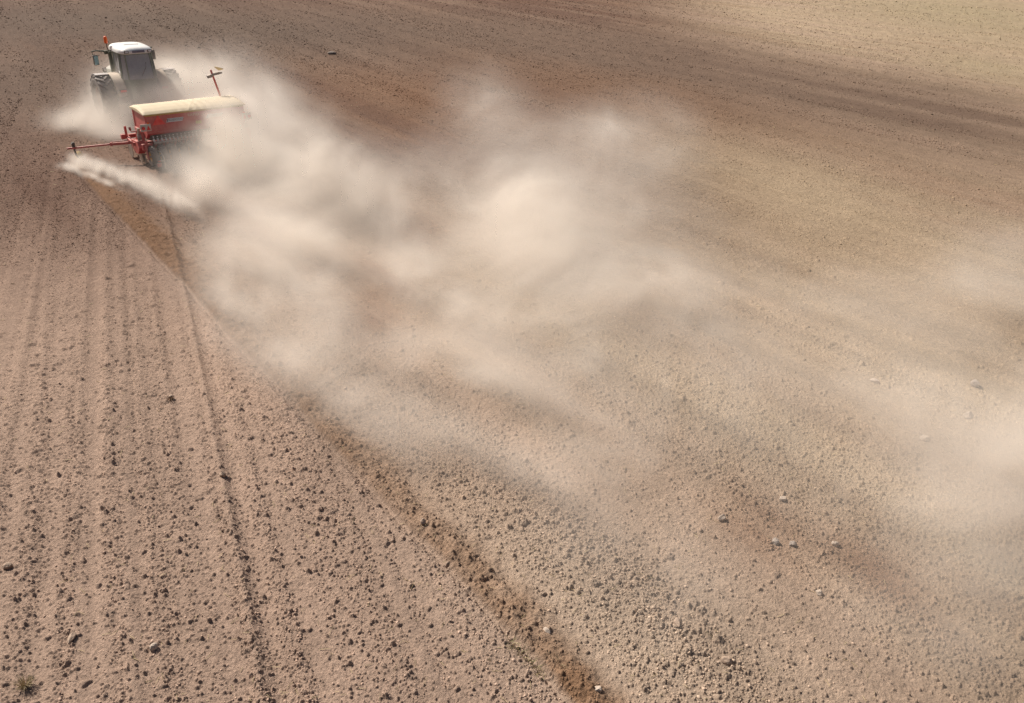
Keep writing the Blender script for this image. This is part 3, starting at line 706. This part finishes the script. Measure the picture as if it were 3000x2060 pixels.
        for q, yy in enumerate((.62, .75)):
            MB().lathe_x([(-.006, .02), (-.006, .20), (.006, .20), (.006, .02)], (X-sx*.06+sx*q*.07, yy, .20), 24).build('coulter_disc', steel, root)
        MB().tube([(X-sx*.33, -.02, .62), (X-sx*.42, -.32, .60), (X-sx*.46, -.48, .40), (X-sx*.44, -.52, .02)], .022, 6).build('tine_holder', steel, root)
        MB().box((X-sx*.28, -.42, .16), (.16, .06, .12)).box((X-sx*.28, -.45, .30), (.10, .03, .05)).build('harrow_clamp', red, root, bevel=.01)
    # coulters and packer wheels
    for k in range(12):
        x = -1.62+k*.294
        mb = MB().lathe_x([(-.006, .02), (-.006, .19), (.006, .19), (.006, .02)], (x, .85, .19), 22).beam((x, .9, .22), (x, 1.05, .58), .04, .06)
        mb.build('coulter', steel, root)
    for k in range(11):
        x = -1.75+k*.35; sd = -1 if x < 0 else 1
        wheel(root, 'packer_wheel', (x, .06, .37), .37, .23, .21, .022, 16, yellow, sd)
    MB().tube([(-1.85, .06, .37), (1.85, .06, .37)], .035, 8).build('packer_axle', grey, root)
    mb = MB().tube([(-1.7, -.42, .30), (1.7, -.42, .30)], .025, 8)
    for k in range(22): x = -1.68+k*.16; mb.tube([(x, -.42, .30), (x, -.55, .18), (x, -.66, .01)], .007, 5)
    mb.build('following_harrow', grey, root)
    # lowered left marker
    A = (-1.98, 1.1, .70); M1 = (-2.75, 1.50, .64); B = (-4.12, 2.22, .50)
    arm = MB().beam(A, M1, .085, .085).beam(M1, B, .062, .062).box(M1, (.07, .10, .13), (0, 0, R(-28))).build('marker_arm', red, root, bevel=.006)
    MB().tube([A, (A[0]-.35, A[1]+.16, A[2]+.07), (A[0]-.75, A[1]+.38, A[2]+.03)], .016, 8).build('hydraulic_ram', dkred, arm)
    dx, dy = -3.90, 2.12
    MB().tube([(dx, dy, .50), (dx+.02, dy-.04, .28), (dx+.05, dy-.10, .20)], .035, 8).build('disc_leg', black, arm)
    MB().box((dx, dy+.02, .60), (.10, .10, .18)).tube([(dx-.03, dy+.04, .66), (dx+.06, dy+.04, .66)], .07, 14).build('disc_clamp', black, arm, bevel=.01)
    dsc = MB().lathe_x([(.0, .02), (.02, .10), (.05, .17), (.075, .215), (.083, .213), (.06, .165), (.03, .10), (.012, .02)], (0, 0, 0), 28).build('marker_disc', mat('yellow_disc', (.70, .50, .16), .4, dust=.4), arm, smooth=True, loc=(dx+.04, dy-.10, .20)); dsc.rotation_euler = (0, R(8), R(28))
    # raised right marker
    A = (1.62, 1.75, 1.0); M1 = (1.54, 1.6, 2.0); B = (1.29, 1.5, 2.95)
    arm = MB().beam(A, M1, .075, .075).beam(M1, B, .055, .055).build('marker_arm', red, root, bevel=.006)
    MB().box((1.22, 1.5, 2.72), (.20, .12, .10), (0, R(-12), 0)).tube([(1.28, 1.5, 2.76), (1.62, 1.52, 2.80)], .045, 10).tube([(1.50, 1.52, 2.79), (1.72, 1.54, 2.80)], .03, 8).build('disc_clamp', grey, arm)
    dsc = MB().lathe_x([(.0, .02), (.03, .08), (.06, .14), (.09, .175), (.10, .172), (.07, .135), (.04, .08), (.012, .02)], (0, 0, 0), 28).build('marker_disc', mat('yellow_disc_pale', (.80, .68, .40), .35, dust=.2), arm, smooth=True, loc=(1.60, 1.53, 2.90)); dsc.rotation_euler = (0, R(-70), R(20))
    return root
build_drill()

# ------------------------------------------------------------------ dust
TAB3 = rng.random((3, 64, 64, 64)).astype(np.float32)
def vn3(p, k=0):
    i = np.floor(p).astype(np.int32); f = (p-i).astype(np.float32); f = f*f*(3-2*f); T = TAB3[k % 3]
    i0 = i & 63; i1 = (i+1) & 63; x, y, z = f[:, 0], f[:, 1], f[:, 2]
    def L(a, b, t): return a+(b-a)*t
    return L(L(L(T[i0[:, 0], i0[:, 1], i0[:, 2]], T[i1[:, 0], i0[:, 1], i0[:, 2]], x), L(T[i0[:, 0], i1[:, 1], i0[:, 2]], T[i1[:, 0], i1[:, 1], i0[:, 2]], x), y),
             L(L(T[i0[:, 0], i0[:, 1], i1[:, 2]], T[i1[:, 0], i0[:, 1], i1[:, 2]], x), L(T[i0[:, 0], i1[:, 1], i1[:, 2]], T[i1[:, 0], i1[:, 1], i1[:, 2]], x), y), z)*2-1
def fbm3(p, octv, k=0, gain=.55):
    s = 0; a = 1; t = 0
    for i in range(octv): s = s+a*vn3(p*2.03**i+17.3*i, k+i); t += a; a *= gain
    return s/t
# puffs: photo px of the middle, level of the middle, px radii, vertical radius in m, tilt, optical depth
PUFFS = [
    (400, 280, 0.84, 110, 55, 0.91, 0, 2.2),
    (470, 235, 1.26, 80, 45, 0.78, 0, 1.82),
    (330, 340, 0.53, 80, 40, 0.59, 0, 2.0),
    (540, 230, 1.37, 90, 50, 0.91, 0, 1.0),
    (690, 240, 1.26, 110, 70, 1.17, 0, 0.7),
    (590, 250, 1.05, 90, 40, 0.78, 0, 0.9),
    (355, 330, 0.53, 60, 40, 0.65, 0, 1.4),
    (360, 395, 0.21, 50, 18, 0.26, 0, 0.7),
    (760, 310, 1.26, 100, 60, 1.04, 0, 0.6),
    (240, 358, 0.32, 75, 26, 0.42, 0, 2.0),
    (310, 375, 0.32, 70, 26, 0.42, 0.1, 1.7),
    (640, 490, 0.42, 100, 45, 0.59, 0.1, 2.6),
    (560, 480, 0.32, 60, 28, 0.39, 0.1, 1.5),
    (720, 450, 0.84, 110, 65, 0.91, 0.1, 2.03),
    (850, 480, 0.95, 150, 80, 1.17, 0.2, 1.72),
    (650, 565, 0.37, 130, 45, 0.52, 0.1, 1.8),
    (960, 520, 0.95, 150, 90, 1.17, 0.2, 1.07),
    (880, 600, 0.53, 150, 60, 0.78, 0.2, 0.76),
    (1100, 620, 0.73, 150, 80, 1.04, 0.3, 0.52),
    (690, 410, 0.95, 70, 40, 0.65, 0, 1.3),
    (760, 390, 1.16, 80, 50, 0.78, 0, 1.0),
    (620, 440, 0.42, 55, 30, 0.45, 0, 1.1),
    (780, 760, 0.42, 150, 61, 0.65, 0.3, 0.8),
    (900, 850, 0.42, 162, 94, 0.65, 0.3, 0.55),
    (960, 1000, 0.42, 125, 81, 0.65, 0.3, 0.39),
    (780, 930, 0.32, 138, 81, 0.52, 0.3, 0.62),
    (880, 1100, 0.32, 162, 81, 0.52, 0.3, 0.47),
    (720, 1010, 0.32, 100, 68, 0.45, 0.3, 0.46),
    (680, 900, 0.26, 75, 47, 0.39, 0.3, 0.68),
    (1180, 800, 0.53, 150, 68, 0.78, 0.3, 0.26),
    (760, 660, 0.42, 110, 35, 0.52, 0.3, 0.94),
    (940, 720, 0.53, 138, 61, 0.65, 0.3, 0.57),
    (1520, 600, 1.01, 140, 95, 0.88, 0, 2.07),
    (1640, 700, 0.93, 190, 110, 0.88, 0.2, 0.95),
    (1580, 460, 1.26, 240, 100, 0.98, 0, 0.57),
    (1420, 310, 1.78, 110, 70, 0.99, 0.2, 0.63),
    (1850, 400, 1.34, 150, 100, 0.88, 0.1, 0.63),
    (1800, 560, 1.1, 170, 110, 0.88, 0.2, 0.52),
    (1450, 790, 0.67, 250, 90, 0.7, 0.2, 0.76),
    (1750, 830, 0.58, 250, 100, 0.7, 0.3, 0.57),
    (1330, 900, 0.5, 180, 70, 0.62, 0.3, 0.58),
    (1400, 1060, 0.42, 220, 80, 0.62, 0.4, 0.78),
    (1200, 1060, 0.47, 150, 88, 0.65, 0.3, 0.6),
    (1700, 1000, 0.5, 220, 90, 0.73, 0.4, 0.47),
    (2000, 880, 0.67, 276.0, 110, 0.67, 0.4, 0.26),
    (1290, 480, 0.93, 100, 80, 0.79, 0.2, 0.43),
    (1960, 640, 1.01, 110, 110, 0.67, 0.2, 0.28),
    (2950, 1350, 0.76, 230, 190, 0.94, 0, 0.95),
    (2800, 1200, 0.76, 260, 150, 0.94, 0.2, 0.56),
    (2950, 800, 0.74, 240, 150, 0.54, 0.2, 0.39),
    (2650, 950, 0.61, 312.0, 150, 0.56, 0.3, 0.21),
    (2900, 1700, 0.5, 220, 150, 0.73, 0.3, 0.45),
    (2400, 1120, 0.73, 312.0, 120, 0.91, 0.4, 0.36),
    (2350, 1330, 0.53, 204.0, 90, 0.65, 0.4, 0.24),
    (2100, 1180, 0.63, 240.0, 100, 0.78, 0.4, 0.32),
    (2900, 1500, 0.67, 240, 160, 0.83, 0, 0.45),
    (1850, 1230, 0.53, 312, 117, 0.65, 0.4, 0.29),
    (1720, 1560, 0.42, 364, 169, 0.59, 0.5, 0.22),
    (1760, 1400, 0.42, 286, 143, 0.52, 0.5, 0.22),
    (1500, 1350, 0.37, 190, 80, 0.52, 0.5, 0.53),
    (2700, 1850, 0.34, 300, 130, 0.52, 0.3, 0.25),
    (1300, 1250, 0.32, 150, 70, 0.45, 0.5, 0.47),
    (480, 290, 1.2, 70, 40, 0.6, 0, 1.3),
    (600, 330, 1.6, 70, 30, 0.4, 0, 0.9),
    (640, 350, 1.4, 60, 40, 0.45, 0, 1.2),
    (560, 400, 0.9, 70, 35, 0.45, 0, 1.2),
    (430, 250, 1.5, 60, 30, 0.5, 0, 0.9),
    (505, 250, 1.0, 50, 35, 0.6, 0, 1.8),
    (670, 360, 1.2, 60, 40, 0.6, 0, 1.4),
    (700, 320, 1.5, 60, 35, 0.5, 0, 0.9),
    (820, 680, 0.5, 170, 60, 0.5, 0.4, 0.6),
    (1650, 1150, 0.4, 500, 170, 0.6, 0.4, 0.3),
    (2300, 1000, 0.4, 500, 220, 0.47, 0.3, 0.23),
    (1100, 1200, 0.3, 200, 110, 0.35, 0.6, 0.43),
    (860, 840, 0.4, 260, 110, 0.5, 0.3, 0.3),
    (1000, 1150, 0.4, 260, 110, 0.5, 0.5, 0.34),
    (410, 200, 1.8, 60, 35, 0.5, 0, 0.5),
    (520, 260, 0.8, 60, 35, 0.5, 0, 1.5),
    (700, 340, 1.0, 60, 45, 0.6, 0, 1.2),
    (525, 262, 1.1, 60, 40, 0.6, 0, 2.2),
    (430, 262, 1.1, 70, 35, 0.5, 0, 1.82),
    (660, 345, 1.7, 60, 35, 0.4, 0, 1.5),
    (590, 395, 1.1, 60, 30, 0.35, 0, 0.9),
    (700, 300, 1.5, 90, 50, 0.6, 0, 0.9),
    (2800, 1550, 0.4, 450, 350, 0.6, 0, 0.3),
    (1350, 640, 0.6, 500, 220, 0.7, 0.1, 0.3),
    (780, 860, 0.35, 200, 110, 0.4, 0.3, 0.35),
    (2050, 1000, 0.5, 500, 250, 0.6, 0.2, 0.21),
    (500, 225, 1.6, 45, 25, 0.4, 0, 0.9),
    (545, 285, 1.1, 50, 35, 0.5, 0, 1.0),
]
PUFFS_FINE = [  # thrown up by the marker disc
    (228, 470, .14, 22, 14, .16, .2, 2.0), (262, 484, .17, 34, 16, .2, .25, 2.4), (320, 503, .2, 45, 18, .24, .3, 2.3), (390, 528, .24, 55, 22, .28, .35, 2.1), (460, 560, .22, 55, 22, .25, .45, 1.7), (300, 530, .1, 55, 10, .1, .4, .8), (215, 490, .1, 28, 10, .1, .1, 1.3), (260, 515, .08, 30, 8, .08, .3, 1.0), (520, 590, .25, 60, 26, .28, .5, 1.2),
]
def puff_density(gx, puffs):
    D = np.zeros([len(g) for g in gx], np.float32)
    for (px, py, z0, rx, ry, zh, tilt, tau) in puffs:
        c = at(px, py, z0); dist = np.linalg.norm(c-ORG); ppm = F_PX/dist
        v = (c-ORG)/dist
        ryg = max(ry-.45*zh*ppm*math.sqrt(1-v[2]**2), .35*ry)
        ct, st = math.cos(tilt), math.sin(tilt)
        e1 = (at(px+rx*ct, py+rx*st, z0)-c)[:2]; e2 = (at(px-ryg*st, py+ryg*ct, z0)-c)[:2]
        M = np.linalg.inv(np.array([e1, e2]).T)
        ext = 2.6*np.array([math.hypot(e1[0], e2[0]), math.hypot(e1[1], e2[1]), zh])
        sl_ = []
        for k in range(3):
            a0 = np.searchsorted(gx[k], c[k]-ext[k]); a1 = np.searchsorted(gx[k], c[k]+ext[k]); sl_.append(slice(a0, a1))
        X = (gx[0][sl_[0]]-c[0])[:, None]; Y = (gx[1][sl_[1]]-c[1])[None, :]; Z = (gx[2][sl_[2]]-c[2])/zh
        if X.size == 0 or Y.size == 0 or Z.size == 0: continue
        a = M[0, 0]*X+M[0, 1]*Y; b = M[1, 0]*X+M[1, 1]*Y
        va = M@v[:2]; path = math.sqrt(math.pi)/math.sqrt(va@va+(v[2]/zh)**2)
        D[tuple(sl_)] += ((tau/path)*np.exp(-(a*a+b*b))[:, :, None]*np.exp(-Z*Z)[None, None, :]).astype(np.float32)
    return D.reshape(-1)
def make_dust(name, lo, hi, vox, puffs, nscale, amp, label, colr, gain=1.0):
    lo = np.array(lo, float); hi = np.array(hi, float); n = np.maximum(2, np.round((hi-lo)/vox).astype(int)+1)
    gx = [np.linspace(lo[i], hi[i], n[i]) for i in range(3)]
    G = np.stack(np.meshgrid(*gx, indexing='ij'), -1).reshape(-1, 3).astype(np.float32)
    D = puff_density(gx, puffs)
    m = D > .0015; Q = G[m]
    # wind drawn turbulence
    ca, sa = math.cos(R(-25)), math.sin(R(-25))
    U = np.stack([(Q[:, 0]*ca+Q[:, 1]*sa)*.8, (-Q[:, 0]*sa+Q[:, 1]*ca)*.8, Q[:, 2]*.8], -1)/nscale
    W = np.stack([fbm3(U*.6+5, 2, 0), fbm3(U*.6+31, 2, 1), fbm3(U*.6+57, 2, 2)], -1)
    nz = fbm3(U+W*1.5, 6, 1, .72)
    k = np.exp(amp*nz*2.4)
    k = k/k.mean()
    edge = sstep(.0015, .014, D[m]*(.4+k))
    zf = sstep(hi[2], hi[2]-.4, Q[:, 2])
    out = np.zeros(len(G), np.float32); out[m] = D[m]*k*edge*zf*gain
    print('dust', name, n, len(G), out.max())
    me = bpy.data.meshes.new(name+'_samples'); me.vertices.add(len(G))
    a = me.attributes.new('dens', 'FLOAT', 'POINT'); a.data.foreach_set('value', out)
    src = bpy.data.objects.new(name+'_samples', me)      # data only, never linked to the scene
    ng = bpy.data.node_groups.new(name, 'GeometryNodeTree'); ng.interface.new_socket('Geometry', in_out='INPUT', socket_type='NodeSocketGeometry'); ng.interface.new_socket('Geometry', in_out='OUTPUT', socket_type='NodeSocketGeometry')
    N = ng.nodes; L = ng.links; go = N.new('NodeGroupOutput')
    oi = N.new('GeometryNodeObjectInfo'); oi.inputs[0].default_value = src
    vc = N.new('GeometryNodeVolumeCube'); vc.inputs['Min'].default_value = tuple(lo); vc.inputs['Max'].default_value = tuple(hi)
    vc.inputs['Resolution X'].default_value = int(n[0]); vc.inputs['Resolution Y'].default_value = int(n[1]); vc.inputs['Resolution Z'].default_value = int(n[2])
    ps = N.new('GeometryNodeInputPosition'); sub = N.new('ShaderNodeVectorMath'); sub.operation = 'SUBTRACT'; sub.inputs[1].default_value = tuple(lo); L.new(ps.outputs[0], sub.inputs[0])
    step = (hi-lo)/(n-1); mu = N.new('ShaderNodeVectorMath'); mu.operation = 'MULTIPLY'; mu.inputs[1].default_value = tuple(1/step); L.new(sub.outputs[0], mu.inputs[0])
    ad = N.new('ShaderNodeVectorMath'); ad.operation = 'ADD'; ad.inputs[1].default_value = (.5, .5, .5); L.new(mu.outputs[0], ad.inputs[0])
    fl = N.new('ShaderNodeVectorMath'); fl.operation = 'FLOOR'; L.new(ad.outputs[0], fl.inputs[0])
    dt = N.new('ShaderNodeVectorMath'); dt.operation = 'DOT_PRODUCT'; dt.inputs[1].default_value = (float(n[1]*n[2]), float(n[2]), 1.0); L.new(fl.outputs[0], dt.inputs[0])
    f2i = N.new('FunctionNodeFloatToInt'); f2i.rounding_mode = 'ROUND'; L.new(dt.outputs['Value'], f2i.inputs[0])
    na = N.new('GeometryNodeInputNamedAttribute'); na.data_type = 'FLOAT'; na.inputs['Name'].default_value = 'dens'
    si = N.new('GeometryNodeSampleIndex'); si.data_type = 'FLOAT'; si.domain = 'POINT'; si.clamp = True
    L.new(oi.outputs['Geometry'], si.inputs['Geometry']); L.new(na.outputs[0], si.inputs['Value']); L.new(f2i.outputs[0], si.inputs['Index'])
    L.new(si.outputs[0], vc.inputs['Density'])
    vm = bpy.data.materials.new(name); vm.use_nodes = True; vt = vm.node_tree; vt.nodes.clear()
    pv = vt.nodes.new('ShaderNodeVolumePrincipled'); pv.inputs['Color'].default_value = (*colr, 1); pv.inputs['Density'].default_value = 1.0; pv.inputs['Anisotropy'].default_value = .05
    mo = vt.nodes.new('ShaderNodeOutputMaterial'); vt.links.new(pv.outputs[0], mo.inputs['Volume'])
    sm = N.new('GeometryNodeSetMaterial'); sm.inputs['Material'].default_value = vm
    L.new(vc.outputs[0], sm.inputs[0]); L.new(sm.outputs[0], go.inputs[0])
    vol = bpy.data.volumes.new(name); vol.materials.append(vm)
    o = bpy.data.objects.new(name, vol); col.objects.link(o); md = o.modifiers.new('dust', 'NODES'); md.node_group = ng
    tag(o, label, 'dust', kind='stuff')
    return o
DUSTC = (.985, .925, .85)
make_dust('dust_cloud', (-27, 5, -.05), (30, 50, 4.6), .095, PUFFS, 1.7, 1.15, 'pale dust drifting over the field behind the tractor and the drill', DUSTC)
make_dust('dust_plume', (-19.5, 21, -.03), (-9, 32.5, 1.1), .045, PUFFS_FINE, .5, 1.45, 'narrow plume of dust thrown up by the lowered marker disc', DUSTC)
